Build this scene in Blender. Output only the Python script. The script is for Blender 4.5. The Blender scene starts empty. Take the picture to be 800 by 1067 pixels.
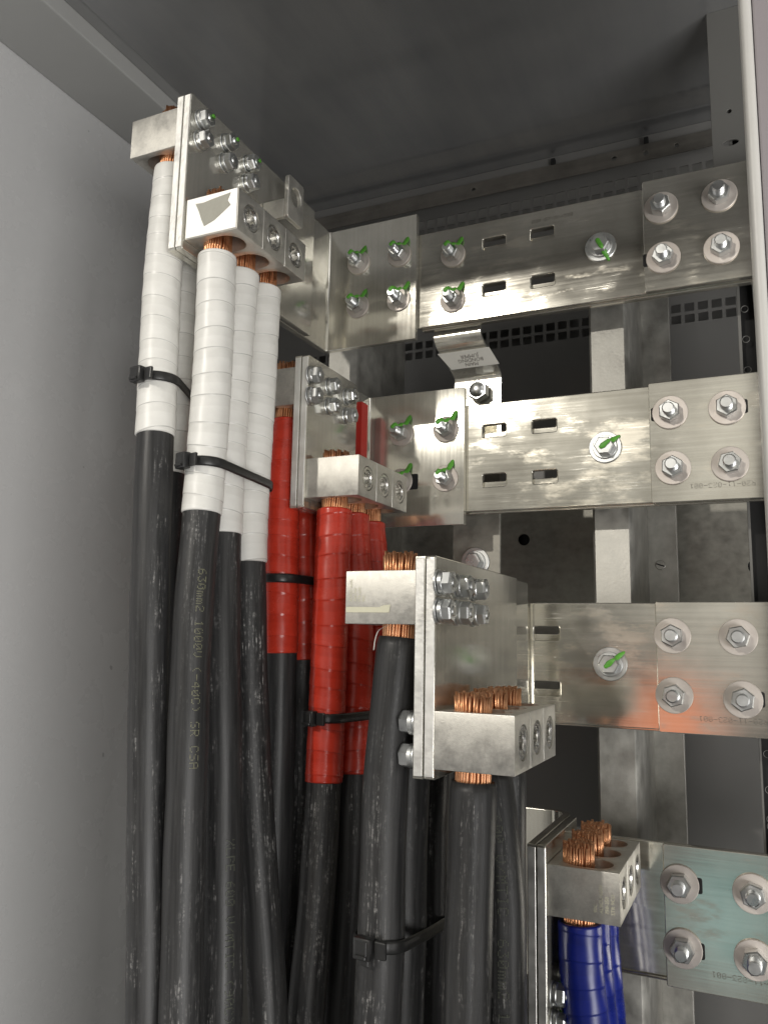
import bpy, bmesh, math, random
from mathutils import Vector, Matrix
random.seed(7)
PI = math.pi
S = bpy.context.scene
COL = S.collection
# ------------------------------------------------------------------ camera
cd = bpy.data.cameras.new('camera'); cam = bpy.data.objects.new('camera', cd); COL.objects.link(cam)
Fv = Vector((-0.41763702, 0.89542048, 0.15427728)); Rv = Vector((0.90740234, 0.4197896, 0.01994203)); Uv = Vector((0.04690749, -0.14832009, 0.98782632))
CAM = Vector((0.095198, -0.84280773, -0.23437403))
m = Matrix((Rv, Uv, -Fv)).transposed().to_4x4(); m.translation = CAM
cam.matrix_world = m
cd.sensor_fit = 'VERTICAL'; cd.sensor_height = 36.0; cd.sensor_width = 27.0
cd.lens = 842.2 / 1067 * 36
cd.clip_start = 0.01; cd.clip_end = 100
S.camera = cam
S.render.resolution_x = 767; S.render.resolution_y = 1024
# ------------------------------------------------------------------ world: the switch room the cabinet opens on to
w = bpy.data.worlds.new('World'); S.world = w; w.use_nodes = True
nt = w.node_tree; N = nt.nodes; L = nt.links
bg = N['Background']; tc = N.new('ShaderNodeTexCoord')
sep = N.new('ShaderNodeSeparateXYZ'); L.new(tc.outputs['Generated'], sep.inputs[0])
rp = N.new('ShaderNodeValToRGB'); L.new(sep.outputs['Z'], rp.inputs[0])
mr = N.new('ShaderNodeMapRange'); mr.inputs[1].default_value = -1; mr.inputs[2].default_value = 1
L.new(sep.outputs['Z'], mr.inputs[0]); L.new(mr.outputs[0], rp.inputs[0])
e = rp.color_ramp.elements
e[0].position = 0.0; e[0].color = (0.10, 0.10, 0.10, 1)
e[1].position = 1.0; e[1].color = (0.50, 0.50, 0.47, 1)
for pos, c in ((0.40, (0.16, 0.155, 0.15)), (0.50, (0.42, 0.41, 0.38)), (0.62, (0.62, 0.60, 0.54)), (0.72, (0.95, 0.92, 0.84)), (0.80, (0.55, 0.54, 0.5))):
    k = e.new(pos); k.color = c + (1,)
cur = rp.outputs['Color']
def env_blob(d, inner, outer, col):
    global cur
    vm = N.new('ShaderNodeVectorMath'); vm.operation = 'DOT_PRODUCT'
    vm.inputs[1].default_value = Vector(d).normalized(); L.new(tc.outputs['Generated'], vm.inputs[0])
    a = N.new('ShaderNodeMapRange'); a.interpolation_type = 'SMOOTHSTEP'
    a.inputs[1].default_value = math.cos(math.radians(outer)); a.inputs[2].default_value = math.cos(math.radians(inner))
    L.new(vm.outputs['Value'], a.inputs[0])
    mx = N.new('ShaderNodeMix'); mx.data_type = 'RGBA'
    L.new(a.outputs[0], mx.inputs['Factor']); L.new(cur, mx.inputs['A']); mx.inputs['B'].default_value = col + (1,)
    cur = mx.outputs['Result']
env_blob((-0.105, -0.99, -0.095), 0.8, 4.0, (1.35, 0.42, 0.19))     # something orange in the room
env_blob((-0.035, -0.958, -0.268), 1, 5, (0.33, 0.53, 0.54))     # something green-blue in the room
wn = N.new('ShaderNodeTexNoise'); wn.inputs['Scale'].default_value = 3.2; wn.inputs['Detail'].default_value = 2.0; L.new(tc.outputs['Generated'], wn.inputs['Vector'])
wr = N.new('ShaderNodeMapRange'); L.new(wn.outputs['Fac'], wr.inputs[0])
for i_, v_ in enumerate((0.38, 0.60, 0.30, 1.95)): wr.inputs[i_ + 1].default_value = v_
wm = N.new('ShaderNodeVectorMath'); wm.operation = 'SCALE'; L.new(cur, wm.inputs[0]); L.new(wr.outputs[0], wm.inputs['Scale'])
L.new(wm.outputs[0], bg.inputs['Color']); bg.inputs['Strength'].default_value = 0.66
# ------------------------------------------------------------------ lamps
def area(name, loc, target, size, power, color, shape='DISK', sy=None):
    ld = bpy.data.lights.new(name, 'AREA'); ld.shape = shape; ld.size = size
    if sy: ld.size_y = sy
    ld.energy = power; ld.color = color
    o = bpy.data.objects.new(name, ld); COL.objects.link(o)
    o.location = loc; d = Vector(target) - Vector(loc); o.rotation_euler = d.to_track_quat('-Z', 'Y').to_euler()
    return o
T0 = Vector((-0.2, -0.1, 0.05)); KD = (Vector((-1.10, -3.01, 1.245)) - T0).normalized()
area('work_lamp', T0 + KD * 3.2, T0, 0.06, 34, (1.0, 0.95, 0.86))
area('fill_light', (1.7, -1.6, -0.9), (-0.6, -0.25, -0.4), 1.9, 58, (1.0, 0.985, 0.96), 'RECTANGLE', 1.1)  # added soft fill with no fixture behind it, brightens the left wall
# ------------------------------------------------------------------ exposure
S.view_settings.view_transform = 'Standard'; S.view_settings.look = 'None'
S.view_settings.gamma = 1.0; S.view_settings.use_curve_mapping = False; S.view_settings.exposure = 0.18
S.render.engine = 'CYCLES'
S.cycles.max_bounces = 8; S.cycles.glossy_bounces = 6

# ------------------------------------------------------------------ materials
def newmat(name):
    mt = bpy.data.materials.new(name); mt.use_nodes = True
    return mt, mt.node_tree, mt.node_tree.nodes['Principled BSDF']
def add_noise(t, scale, detail=4, stretch=None, rough=0.6, coord='pos'):
    if coord == 'pos': src = t.nodes.new('ShaderNodeNewGeometry').outputs['Position']
    else: src = t.nodes.new('ShaderNodeTexCoord').outputs['UV']
    if stretch:
        mp = t.nodes.new('ShaderNodeMapping'); mp.inputs['Scale'].default_value = stretch
        t.links.new(src, mp.inputs['Vector']); src = mp.outputs['Vector']
    n = t.nodes.new('ShaderNodeTexNoise'); n.inputs['Scale'].default_value = scale
    n.inputs['Detail'].default_value = detail; n.inputs['Roughness'].default_value = rough
    t.links.new(src, n.inputs['Vector'])
    return n.outputs['Fac']
def maprange(t, v, a, b, c, d):
    r = t.nodes.new('ShaderNodeMapRange'); t.links.new(v, r.inputs[0])
    for i, x in enumerate((a, b, c, d)): r.inputs[i + 1].default_value = x
    return r.outputs[0]
def mixc(t, f, a, b):
    x = t.nodes.new('ShaderNodeMix'); x.data_type = 'RGBA'; t.links.new(f, x.inputs['Factor'])
    for k, v in (('A', a), ('B', b)):
        if isinstance(v, tuple): x.inputs[k].default_value = v + (1,)
        else: t.links.new(v, x.inputs[k])
    return x.outputs['Result']
def addv(t, a, b, op='ADD'):
    x = t.nodes.new('ShaderNodeMath'); x.operation = op
    for i, v in enumerate((a, b)):
        if isinstance(v, float): x.inputs[i].default_value = v
        else: t.links.new(v, x.inputs[i])
    return x.outputs[0]
def bump(t, b, v, strength, dist=0.001):
    n = t.nodes.new('ShaderNodeBump'); n.inputs['Strength'].default_value = strength; n.inputs['Distance'].default_value = dist
    t.links.new(v, n.inputs['Height']); t.links.new(n.outputs[0], b.inputs['Normal'])

def metal(name, c1, c2, r0, r1, streak=(8, 300, 300), metallic=1.0, smear=0.0, big=9.0, bs=0.12, fine=0.0, scr=0.0, vary=0.0):
    mt, t, b = newmat(name)
    n1 = add_noise(t, big, 6); n2 = add_noise(t, 1.0, 5, streak)
    f = maprange(t, addv(t, addv(t, n1, 0.6, 'MULTIPLY'), addv(t, n2, 0.4, 'MULTIPLY')), 0.36, 0.64, 0, 1)
    c = mixc(t, f, c1, c2)
    ro = maprange(t, addv(t, addv(t, n1, 0.7, 'MULTIPLY'), addv(t, n2, 0.3, 'MULTIPLY')), 0.35, 0.66, r0, r1)
    b.inputs['Metallic'].default_value = metallic
    if vary:                                               # every fastener a little different in tone and polish
        rn = t.nodes.new('ShaderNodeObjectInfo').outputs['Random']
        c = mixc(t, addv(t, rn, vary, 'MULTIPLY'), c, tuple(x * 0.55 for x in c1)); ro = addv(t, ro, maprange(t, rn, 0, 1, -0.06, 0.14))
    if smear:                                              # pale handling smears and oxide patches
        s1 = add_noise(t, 26, 5, (0.6, 1, 1.7), 0.7); s2 = add_noise(t, 7, 3)
        sm = maprange(t, addv(t, s1, addv(t, s2, 0.5, 'MULTIPLY')), 0.80, 0.92, 0, smear)
        c = mixc(t, sm, c, (0.80, 0.74, 0.62))
        ro = addv(t, ro, addv(t, sm, 0.22, 'MULTIPLY'))
    if scr:
        s3 = add_noise(t, 1.0, 2, (18, 900, 900), 0.5); s4 = add_noise(t, 14, 3)
        sc = addv(t, maprange(t, s3, 0.64, 0.70, 0, scr), maprange(t, s4, 0.50, 0.62, 0, 1), 'MULTIPLY')
        c = mixc(t, sc, c, (0.9, 0.88, 0.82)); ro = addv(t, ro, addv(t, sc, 0.25, 'MULTIPLY'))
    t.links.new(c, b.inputs['Base Color']); t.links.new(ro, b.inputs['Roughness'])
    h = n2
    if fine: h = addv(t, addv(t, n2, 0.4, 'MULTIPLY'), addv(t, add_noise(t, fine, 2), 0.8, 'MULTIPLY'))
    bump(t, b, h, bs, 0.0006)
    return mt
M = {}
M['tin'] = metal('tinned_copper', (0.50, 0.475, 0.415), (0.72, 0.695, 0.62), 0.08, 0.15, (5, 300, 260), metallic=0.88, smear=0.42, scr=0.5, big=14, bs=0.05)
M['tin_plate'] = metal('tinned_plate', (0.56, 0.54, 0.48), (0.74, 0.72, 0.65), 0.10, 0.20, (300, 260, 5), metallic=0.82, smear=0.2, scr=0.4, big=10, bs=0.05)
M['tin_edge'] = metal('tinned_edge', (0.74, 0.73, 0.70), (0.9, 0.89, 0.86), 0.35, 0.6, (60, 300, 30), metallic=0.85, big=60, bs=0.5, fine=260)
M['alum'] = metal('cast_aluminium', (0.50, 0.485, 0.45), (0.66, 0.64, 0.59), 0.36, 0.55, (420, 420, 420), metallic=0.85, big=70, bs=0.22, fine=1500, scr=0.4)
M['screw'] = metal('aluminium_screw', (0.70, 0.69, 0.66), (0.82, 0.81, 0.78), 0.18, 0.35, (200, 200, 160), big=40)
M['zinc'] = metal('zinc_bolt', (0.58, 0.59, 0.59), (0.74, 0.75, 0.74), 0.27, 0.42, (90, 90, 90), big=70, vary=0.45)
M['washer'] = metal('plain_washer', (0.56, 0.51, 0.47), (0.68, 0.63, 0.58), 0.48, 0.62, (80, 80, 80), metallic=0.75, big=60, bs=0.2, fine=700, vary=0.5)
M['beam'] = metal('beam_steel', (0.13, 0.122, 0.108), (0.24, 0.225, 0.20), 0.35, 0.55, (6, 90, 90), metallic=0.6, big=20)
M['galv'] = metal('galvanised_steel', (0.34, 0.33, 0.305), (0.55, 0.54, 0.50), 0.42, 0.62, (60, 60, 25), metallic=0.8, big=45, bs=0.25, fine=350)
M['galv_dark'] = metal('galvanised_backing', (0.24, 0.232, 0.205), (0.38, 0.365, 0.32), 0.40, 0.62, (70, 60, 110), metallic=0.6, big=60, bs=0.25, fine=200)
M['copper'] = metal('copper_strand', (0.60, 0.27, 0.13), (0.90, 0.49, 0.28), 0.28, 0.45, (300, 300, 20), big=180)

def paint(name, col, r0, r1, var=0.08, scale=3.0, fine=0.0, bs=0.05, spec=0.5, coat=0.0, specks=False):
    mt, t, b = newmat(name)
    n1 = add_noise(t, scale, 5)
    c = mixc(t, n1, tuple(x * (1 - var) for x in col), tuple(x * (1 + var) for x in col))
    t.links.new(c, b.inputs['Base Color']); t.links.new(maprange(t, add_noise(t, scale * 3, 5), 0.3, 0.7, r0, r1), b.inputs['Roughness'])
    b.inputs['Specular IOR Level'].default_value = spec
    if coat: b.inputs['Coat Weight'].default_value = coat; b.inputs['Coat Roughness'].default_value = 0.12
    if fine: bump(t, b, add_noise(t, fine, 2), bs, 0.0005)
    if specks:
        sk = maprange(t, add_noise(t, 55, 2), 0.775, 0.80, 0, 0.6); sm = addv(t, maprange(t, add_noise(t, 9, 5, (1, 1.6, 1), 0.65), 0.60, 0.72, 0, 0.16), 0.0)
        c = mixc(t, sm, c, tuple(min(1, x * 1.25) for x in col)); c = mixc(t, sk, c, tuple(x * .4 for x in col)); t.links.new(c, b.inputs['Base Color'])
    return mt
M['wall'] = paint('wall_paint', (0.54, 0.54, 0.54), 0.20, 0.34, 0.06, 5, 420, 0.18, specks=True)
M['ceil'] = metal('ceiling_sheet', (0.34, 0.343, 0.35), (0.44, 0.438, 0.43), 0.05, 0.13, (30, 4, 30), metallic=0.65, big=5, bs=0.04)
M['back_post'] = paint('corner_paint', (0.12, 0.118, 0.11), 0.4, 0.55, 0.1, 6, 380, 0.08)
M['back'] = paint('back_paint', (0.17, 0.167, 0.16), 0.30, 0.5, 0.1, 4, 380, 0.08)
M['dark'] = paint('dark_cavity', (0.02, 0.02, 0.02), 0.6, 0.8)
M['rail'] = paint('rail_paint', (0.36, 0.36, 0.35), 0.38, 0.5, 0.06, 6, 420, 0.1)
M['post'] = paint('door_post_paint', (0.20, 0.18, 0.19), 0.42, 0.55, 0.12, 9, 300, 0.25)
M['edge'] = paint('post_edge_paint', (0.42, 0.41, 0.39), 0.35, 0.5, 0.08, 30)
M['tie'] = paint('black_nylon', (0.018, 0.018, 0.018), 0.28, 0.40, 0.1, 60, 0, 0, 0.5)
M['sticker'] = paint('grey_sticker', (0.36, 0.35, 0.30), 0.5, 0.65, 0.12, 160, 500, 0.2)
M['lit_white'] = metal('lit_face_white', (0.86, 0.85, 0.82), (0.92, 0.91, 0.88), 0.42, 0.55, (200, 200, 160), metallic=0.6, big=40)  # paler than the cast blocks: lamp brightness put into the colour
M['masking'] = paint('masking_tape', (0.62, 0.60, 0.46), 0.6, 0.75, 0.08, 120)
M['green'] = paint('green_paint', (0.085, 0.31, 0.03), 0.4, 0.55, 0.3, 500)
M['ink'] = paint('stamped_ink', (0.10, 0.09, 0.075), 0.55, 0.7)
M['labelw'] = paint('label_paper', (0.56, 0.55, 0.51), 0.45, 0.6, 0.06, 60)
M['print'] = paint('cable_print', (0.135, 0.132, 0.085), 0.5, 0.7, 0.4, 900)
M['print_dim'] = paint('faint_cable_print', (0.075, 0.08, 0.06), 0.5, 0.7, 0.4, 900)
M['hole'] = paint('hole_black', (0.006, 0.006, 0.006), 0.8, 0.9)
M['red_strip_flat'] = paint('plain_red', (0.36, 0.018, 0.012), 0.4, 0.5, 0.1, 60)

def tape(name, col, col2, r):
    mt, t, b = newmat(name)                               # UVMap: u round the cable, v metres along it; wrap: v counts turns of tape
    uvn = t.nodes.new('ShaderNodeUVMap'); uvn.uv_map = 'wrap'
    sp = t.nodes.new('ShaderNodeSeparateXYZ'); t.links.new(uvn.outputs[0], sp.inputs[0])
    fr = addv(t, sp.outputs['Y'], 1.0, 'FRACT')
    n1 = add_noise(t, 1.0, 3, (3, 60, 1), coord='uv'); n2 = add_noise(t, 40, 4)
    lap = maprange(t, fr, 0.40, 0.44, 0.0, 0.35)           # where two layers of tape overlap
    c = mixc(t, addv(t, maprange(t, addv(t, n1, n2), 0.8, 1.2, 0, 0.65), lap), col, col2)
    gap = addv(t, maprange(t, fr, 0.955, 0.985, 0, 1), maprange(t, n2, 0.35, 0.6, 0.35, 0.9), 'MULTIPLY')
    c = mixc(t, gap, c, tuple(x * (0.55 if col[1] > .3 else .75) for x in col))      # grime in the lapped edge
    t.links.new(c, b.inputs['Base Color']); t.links.new(maprange(t, n2, 0.3, 0.7, r - 0.06, r + 0.08), b.inputs['Roughness'])
    n3 = add_noise(t, 1.0, 3, (10, 30, 1), coord='uv')
    bump(t, b, n3, 0.12, 0.0006)
    return mt
M['white_tape'] = tape('white_vinyl_tape', (0.67, 0.66, 0.625), (0.77, 0.76, 0.725), 0.36)
M['red_tape'] = tape('red_vinyl_tape', (0.46, 0.032, 0.016), (0.58, 0.046, 0.024), 0.26)
M['blue_tape'] = tape('blue_vinyl_tape', (0.005, 0.013, 0.15), (0.008, 0.018, 0.21), 0.28)
def jacket():
    mt, t, b = newmat('black_cable_jacket')
    n1 = add_noise(t, 1.0, 5, (26, 9, 1), coord='uv'); n2 = add_noise(t, 30, 4)
    n3 = add_noise(t, 1.0, 4, (60, 40, 1), 0.7, coord='uv')
    n4 = add_noise(t, 300, 3)
    base = mixc(t, maprange(t, n1, 0.35, 0.65, 0, 1), (0.018, 0.018, 0.0185), (0.042, 0.0415, 0.042))
    sc = addv(t, maprange(t, n3, 0.50, 0.66, 0, 1), maprange(t, n2, 0.42, 0.60, 0.05, 1), 'MULTIPLY')
    band = maprange(t, add_noise(t, 1.0, 2, (6, 1.6, 1), coord='uv'), 0.45, 0.58, 0.05, 1)   # rubbed stripes that run along the cable
    sc = addv(t, addv(t, sc, maprange(t, n4, 0.45, 0.6, 0.1, 1), 'MULTIPLY'), band, 'MULTIPLY')
    c = mixc(t, sc, base, (0.42, 0.41, 0.40))
    t.links.new(c, b.inputs['Base Color'])
    ro = addv(t, maprange(t, n1, 0.3, 0.7, 0.34, 0.5), addv(t, sc, 0.25, 'MULTIPLY'))
    t.links.new(ro, b.inputs['Roughness']); b.inputs['Specular IOR Level'].default_value = 0.33
    bump(t, b, addv(t, n1, addv(t, n4, 0.3, 'MULTIPLY')), 0.25, 0.0008)
    return mt
M['jacket'] = jacket()

# ------------------------------------------------------------------ object helpers
def link(o, parent=None):
    COL.objects.link(o)
    if parent: o.parent = parent
    return o
def tag(o, label=None, cat=None, group=None, kind=None):
    for k, v in (('label', label), ('category', cat), ('group', group), ('kind', kind)):
        if v: o[k] = v
    return o
def thing(name, loc, label, cat, group=None):
    o = bpy.data.objects.new(name, None); o.empty_display_size = 0.02; COL.objects.link(o); o.location = loc
    return tag(o, label, cat, group)
def base_of(o):
    v = Vector((0, 0, 0))
    while o: v += o.location; o = o.parent
    return v
def obj(name, me, mat, parent=None, world=True, smooth=None):
    """link a mesh (or bmesh) given in world coordinates as one object"""
    if isinstance(me, bmesh.types.BMesh):
        bm = me; me = bpy.data.meshes.new(name)
        if world and parent is not None:
            o_ = base_of(parent)
            bmesh.ops.translate(bm, verts=bm.verts, vec=-o_)
        bm.normal_update(); bm.to_mesh(me); bm.free()
    me.name = name
    if mat and not me.materials: me.materials.append(M[mat])
    if smooth is not None: shade(me, smooth)
    o = bpy.data.objects.new(name, me)
    return link(o, parent)
def shade(me, ang=40):
    me.shade_smooth()
    if ang < 180:
        me.set_sharp_from_angle(angle=math.radians(ang))
def bx(bm, x0, x1, y0, y1, z0, z1, bev=0.0, seg=2):
    r = bmesh.ops.create_cube(bm, size=1.0)
    vs = r['verts']
    for v in vs:
        v.co = Vector((x0 + (v.co.x + .5) * (x1 - x0), y0 + (v.co.y + .5) * (y1 - y0), z0 + (v.co.z + .5) * (z1 - z0)))
    if bev:
        es = list({e_ for v in vs for e_ in v.link_edges})
        bmesh.ops.bevel(bm, geom=es, offset=bev, segments=seg, affect='EDGES', profile=0.5)
    return bm
def box(x0, x1, y0, y1, z0, z1, bev=0.0, seg=2): return bx(bmesh.new(), x0, x1, y0, y1, z0, z1, bev, seg)
def lathe(bm, prof, n=32, mat=None, cap0=True, cap1=True):
    """profile of (radius, z) turned round z, moved by mat"""
    rings = []
    for r, z in prof:
        ring = []
        for i in range(n):
            a = 2 * PI * i / n; p = Vector((r * math.cos(a), r * math.sin(a), z))
            ring.append(bm.verts.new(mat @ p if mat else p))
        rings.append(ring)
    for a, b in zip(rings, rings[1:]):
        for i in range(n): bm.faces.new((a[i], a[(i + 1) % n], b[(i + 1) % n], b[i]))
    if cap0: bm.faces.new(rings[0][::-1])
    if cap1: bm.faces.new(rings[-1])
    return bm
def hexprism(bm, af, z0, z1, rot=0.0):
    R_ = af / 2 / math.cos(PI / 6)
    def ring(r, z): return [bm.verts.new((r * math.cos(rot + i * PI / 3), r * math.sin(rot + i * PI / 3), z)) for i in range(6)]
    lo = ring(R_, z0); hi = ring(R_, z1 - 0.0012); top = ring(R_ * 0.9, z1)
    bm.faces.new(lo[::-1]); bm.faces.new(top)
    for a, b in ((lo, hi), (hi, top)):
        for i in range(6): bm.faces.new((a[i], a[(i + 1) % 6], b[(i + 1) % 6], b[i]))
    return bm
DG = lambda: bpy.context.evaluated_depsgraph_get()
def curve_mesh(outline, holes, depth, bev=0.0006, res=2):
    """closed 2D outline (xy) with holes, thickness depth centred on z=0 -> mesh"""
    c = bpy.data.curves.new('tmp', 'CURVE'); c.dimensions = '2D'; c.fill_mode = 'BOTH'
    c.extrude = depth / 2 - bev; c.bevel_depth = bev; c.bevel_resolution = res; c.offset = -bev
    for loop in [outline] + list(holes):
        s = c.splines.new('POLY'); s.points.add(len(loop) - 1)
        for p, q in zip(s.points, loop): p.co = (q[0], q[1], 0, 1)
        s.use_cyclic_u = True
    o = bpy.data.objects.new('tmp', c); COL.objects.link(o)
    me = bpy.data.meshes.new_from_object(o.evaluated_get(DG()))
    bpy.data.objects.remove(o); bpy.data.curves.remove(c); me.materials.clear()
    return me
def placed(me, mat):
    me.transform(mat); return me
def text_mesh(body, size, depth=0.0):
    c = bpy.data.curves.new('tmp', 'FONT'); c.body = body; c.size = size; c.extrude = depth; c.resolution_u = 2
    o = bpy.data.objects.new('tmp', c); COL.objects.link(o)
    me = bpy.data.meshes.new_from_object(o.evaluated_get(DG()))
    bpy.data.objects.remove(o); bpy.data.curves.remove(c); me.materials.clear()
    return me
GLY = {'0': 'E 11 13 15 19 11 E',
       '1': '4 C 4 4 4 4 E',
       '2': 'E 11 1 6 8 10 1F',
       '3': '1F 2 4 2 1 11 E',
       '4': '2 6 A 12 1F 2 2',
       '6': '6 8 10 1E 11 11 E',
       '7': '1F 1 2 4 8 8 8',
       '9': 'E 11 11 F 1 2 C',
       'm': '0 0 1A 15 15 15 15',
       'V': '11 11 11 11 11 A 4',
       '(': '2 4 8 8 8 4 2',
       ')': '8 4 2 2 2 4 8',
       '-': '0 0 0 1F 0 0 0',
       'C': 'E 11 10 10 10 11 E',
       'S': 'F 10 10 E 1 1 1E',
       'R': '1E 11 11 1E 14 12 11',
       'A': 'E 11 11 1F 11 11 11',
       'X': '11 11 A 4 A 11 11',
       'L': '10 10 10 10 10 10 1F',
       'P': '1E 11 11 1E 10 10 10',
       'E': '1F 10 10 1E 10 10 1F',
       '/': '0 1 2 4 8 10 0',
       'M': '11 1B 15 15 11 11 11',
       'T': '1F 4 4 4 4 4 4',
       'I': 'E 4 4 4 4 4 E',
       ' ': '0 0 0 0 0 0 0'}
def dot_text(body, size, fill=0.86):
    """needle-printed lettering: a 5 x 7 grid of small dots per character, cap height = size * 0.7"""
    bm = bmesh.new(); p = size * 0.1; x0 = 0.0
    for ch in body:
        for r, row in enumerate(GLY[ch].split()):
            for c in range(5):
                if int(row, 16) >> (4 - c) & 1 and random.random() < 0.95:
                    cx = x0 + (c + .5) * p * 0.95; cy = (6.5 - r) * p; k = p * fill * .5 * random.uniform(.8, 1.12)
                    bm.faces.new([bm.verts.new((cx + dx * k * 1.1, cy + dy * k, 0)) for dx, dy in ((-1, -.5), (-.5, -1), (.5, -1), (1, -.5), (1, .5), (.5, 1), (-.5, 1), (-1, .5))])
        x0 += p * 6.0
    me = bpy.data.meshes.new('dots'); bm.to_mesh(me); bm.free(); return me
def rrect(x0, x1, y0, y1, r, n=5):
    pts = []
    for cx, cy, a0 in ((x1 - r, y1 - r, 0), (x0 + r, y1 - r, PI / 2), (x0 + r, y0 + r, PI), (x1 - r, y0 + r, 1.5 * PI)):
        for i in range(n + 1):
            a = a0 + PI / 2 * i / n; pts.append((cx + r * math.cos(a), cy + r * math.sin(a)))
    return pts
def circle(cx, cy, r, n=24): return [(cx + r * math.cos(2 * PI * i / n), cy + r * math.sin(2 * PI * i / n)) for i in range(n)]
# XY drawing -> wall-facing plane (x stays, drawn y becomes world z, thickness along world y)
FACE_Y = Matrix(((1, 0, 0, 0), (0, 0, -1, 0), (0, 1, 0, 0), (0, 0, 0, 1)))
# XY drawing -> plane across x (drawn x becomes world y, drawn y becomes world z, thickness along world x)
FACE_X = Matrix(((0, 0, 1, 0), (1, 0, 0, 0), (0, 1, 0, 0), (0, 0, 0, 1)))
TR = Matrix.Translation
def plate(name, mat, parent, x0, x1, z0, z1, y0, y1, holes=(), r=0.002, bev=0.0008):
    me = curve_mesh(rrect(x0, x1, z0, z1, r), holes, y1 - y0, bev)
    me.transform(TR((0, (y0 + y1) / 2, 0)) @ FACE_Y)
    if parent: me.transform(TR(-base_of(parent)))
    return obj(name, me, mat, parent, smooth=35)
def sheet_x(name, mat, parent, y0, y1, z0, z1, x0, x1, holes=(), r=0.002, bev=0.0008):
    me = curve_mesh(rrect(y0, y1, z0, z1, r), holes, x1 - x0, bev)
    me.transform(TR(((x0 + x1) / 2, 0, 0)) @ FACE_X)
    if parent: me.transform(TR(-base_of(parent)))
    return obj(name, me, mat, parent, smooth=35)

def catmull(P, step=0.004):
    """smooth curve through points, tangents scaled to the spacing so long spans do not bulge"""
    P = [Vector(p) for p in P]; n = len(P); h = [(b - a).length for a, b in zip(P, P[1:])]
    dl = [(b - a) / k for a, b, k in zip(P, P[1:], h)]
    T = [dl[0]] + [(dl[i - 1] * h[i] + dl[i] * h[i - 1]) / (h[i - 1] + h[i]) for i in range(1, n - 1)] + [dl[-1]]
    out = []
    for i in range(n - 1):
        k = max(2, int(h[i] / step))
        for j in range(k):
            u = j / k; u2, u3 = u * u, u ** 3
            out.append(P[i] * (2 * u3 - 3 * u2 + 1) + T[i] * h[i] * (u3 - 2 * u2 + u) + P[i + 1] * (3 * u2 - 2 * u3) + T[i + 1] * h[i] * (u3 - u2))
    out.append(P[-1]); return out
# ------------------------------------------------------------------ bolts (local: seated on z=0, pointing to +z)
def stud_mesh(r, z1):
    bm = bmesh.new(); prof = [(r, 0)]
    z = 0.0095
    while z < z1 - 0.002:
        prof += [(r, z), (r * 0.9, z + 0.0004), (r, z + 0.0008)]; z += 0.0009
    prof += [(r, z1 - 0.001), (r * 0.82, z1)]
    lathe(bm, prof, 20); me = bpy.data.meshes.new('bolt'); bm.to_mesh(me); bm.free(); me.materials.append(M['zinc']); shade(me, 30); return me
def nut_mesh(af, z0, z1, flange=None):
    bm = bmesh.new(); hexprism(bm, af, z0, z1)
    if flange: lathe(bm, [(flange, z0 - 0.0002), (flange, z0 + 0.001), (flange * .86, z0 + 0.0022)], 28)
    me = bpy.data.meshes.new('nut'); bm.to_mesh(me); bm.free(); me.materials.append(M['zinc']); shade(me, 25); return me
def washer_mesh(r, t, ri, mat, z0=0.0):
    bm = bmesh.new(); lathe(bm, [(ri, z0), (r - .0004, z0), (r, z0 + .0004), (r, z0 + t - .0005), (r - .0005, z0 + t), (ri, z0 + t)], 36, cap0=False, cap1=False)
    me = bpy.data.meshes.new('washer'); bm.to_mesh(me); bm.free(); me.materials.append(M[mat]); shade(me, 30); return me
def mark_mesh(pts):
    """one dabbed paint-pen stroke over the fastener: points (x, y, z, half width)"""
    bm = bmesh.new(); P = catmull([p[:3] for p in pts], 0.0009); n = len(P); prev = None; k0 = random.uniform(0, 9)
    for i, p in enumerate(P):
        u = i / (n - 1) * (len(pts) - 1); a = int(min(u, len(pts) - 2)); w = pts[a][3] + (pts[a + 1][3] - pts[a][3]) * (u - a)
        w *= 1 + 0.10 * math.sin(i * 0.7 + k0); w *= 0.5 if i in (0, n - 1) else 1
        d = (P[min(i + 1, n - 1)] - P[max(i - 1, 0)]).normalized(); sd = d.cross(Vector((0, 0, 1)))
        sd = sd.normalized() if sd.length > .2 else Vector((.8, -.5, 0)); up = sd.cross(d)
        if up.z < 0 or (abs(up.z) < .3 and up.dot(Vector((p.x, p.y, 0))) < 0): up = -up
        ring = [bm.verts.new(p + sd * w * 1.05 * math.cos(2 * PI * j / 8) + up * 0.0007 * math.sin(2 * PI * j / 8)) for j in range(8)]
        if prev:
            for j in range(8): bm.faces.new((prev[j], prev[(j + 1) % 8], ring[(j + 1) % 8], ring[j])).smooth = True
        else: bm.faces.new(ring)
        prev = ring
    bm.faces.new(prev); bmesh.ops.recalc_face_normals(bm, faces=bm.faces)
    me = bpy.data.meshes.new('paint_mark'); bm.to_mesh(me); bm.free(); me.materials.append(M['green']); return me
ST_L = [stud_mesh(0.0060, z_) for z_ in (0.0212, 0.0225, 0.0240)]; NUT_L = nut_mesh(0.0190, 0.0028, 0.0122); WASH_L = washer_mesh(0.0172, 0.0026, 0.0058, 'washer')
ST_T = [stud_mesh(0.0052, 0.0250)]; NUT_T = nut_mesh(0.0165, 0.0026, 0.0135); WASH_T = washer_mesh(0.0150, 0.0024, 0.005, 'washer')
HEAD = nut_mesh(0.0175, 0.0044, 0.0122); WASH_H = washer_mesh(0.0168, 0.0022, 0.0005, 'zinc'); WASH_H2 = washer_mesh(0.0125, 0.0022, 0.0005, 'zinc', 0.0022)
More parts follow.
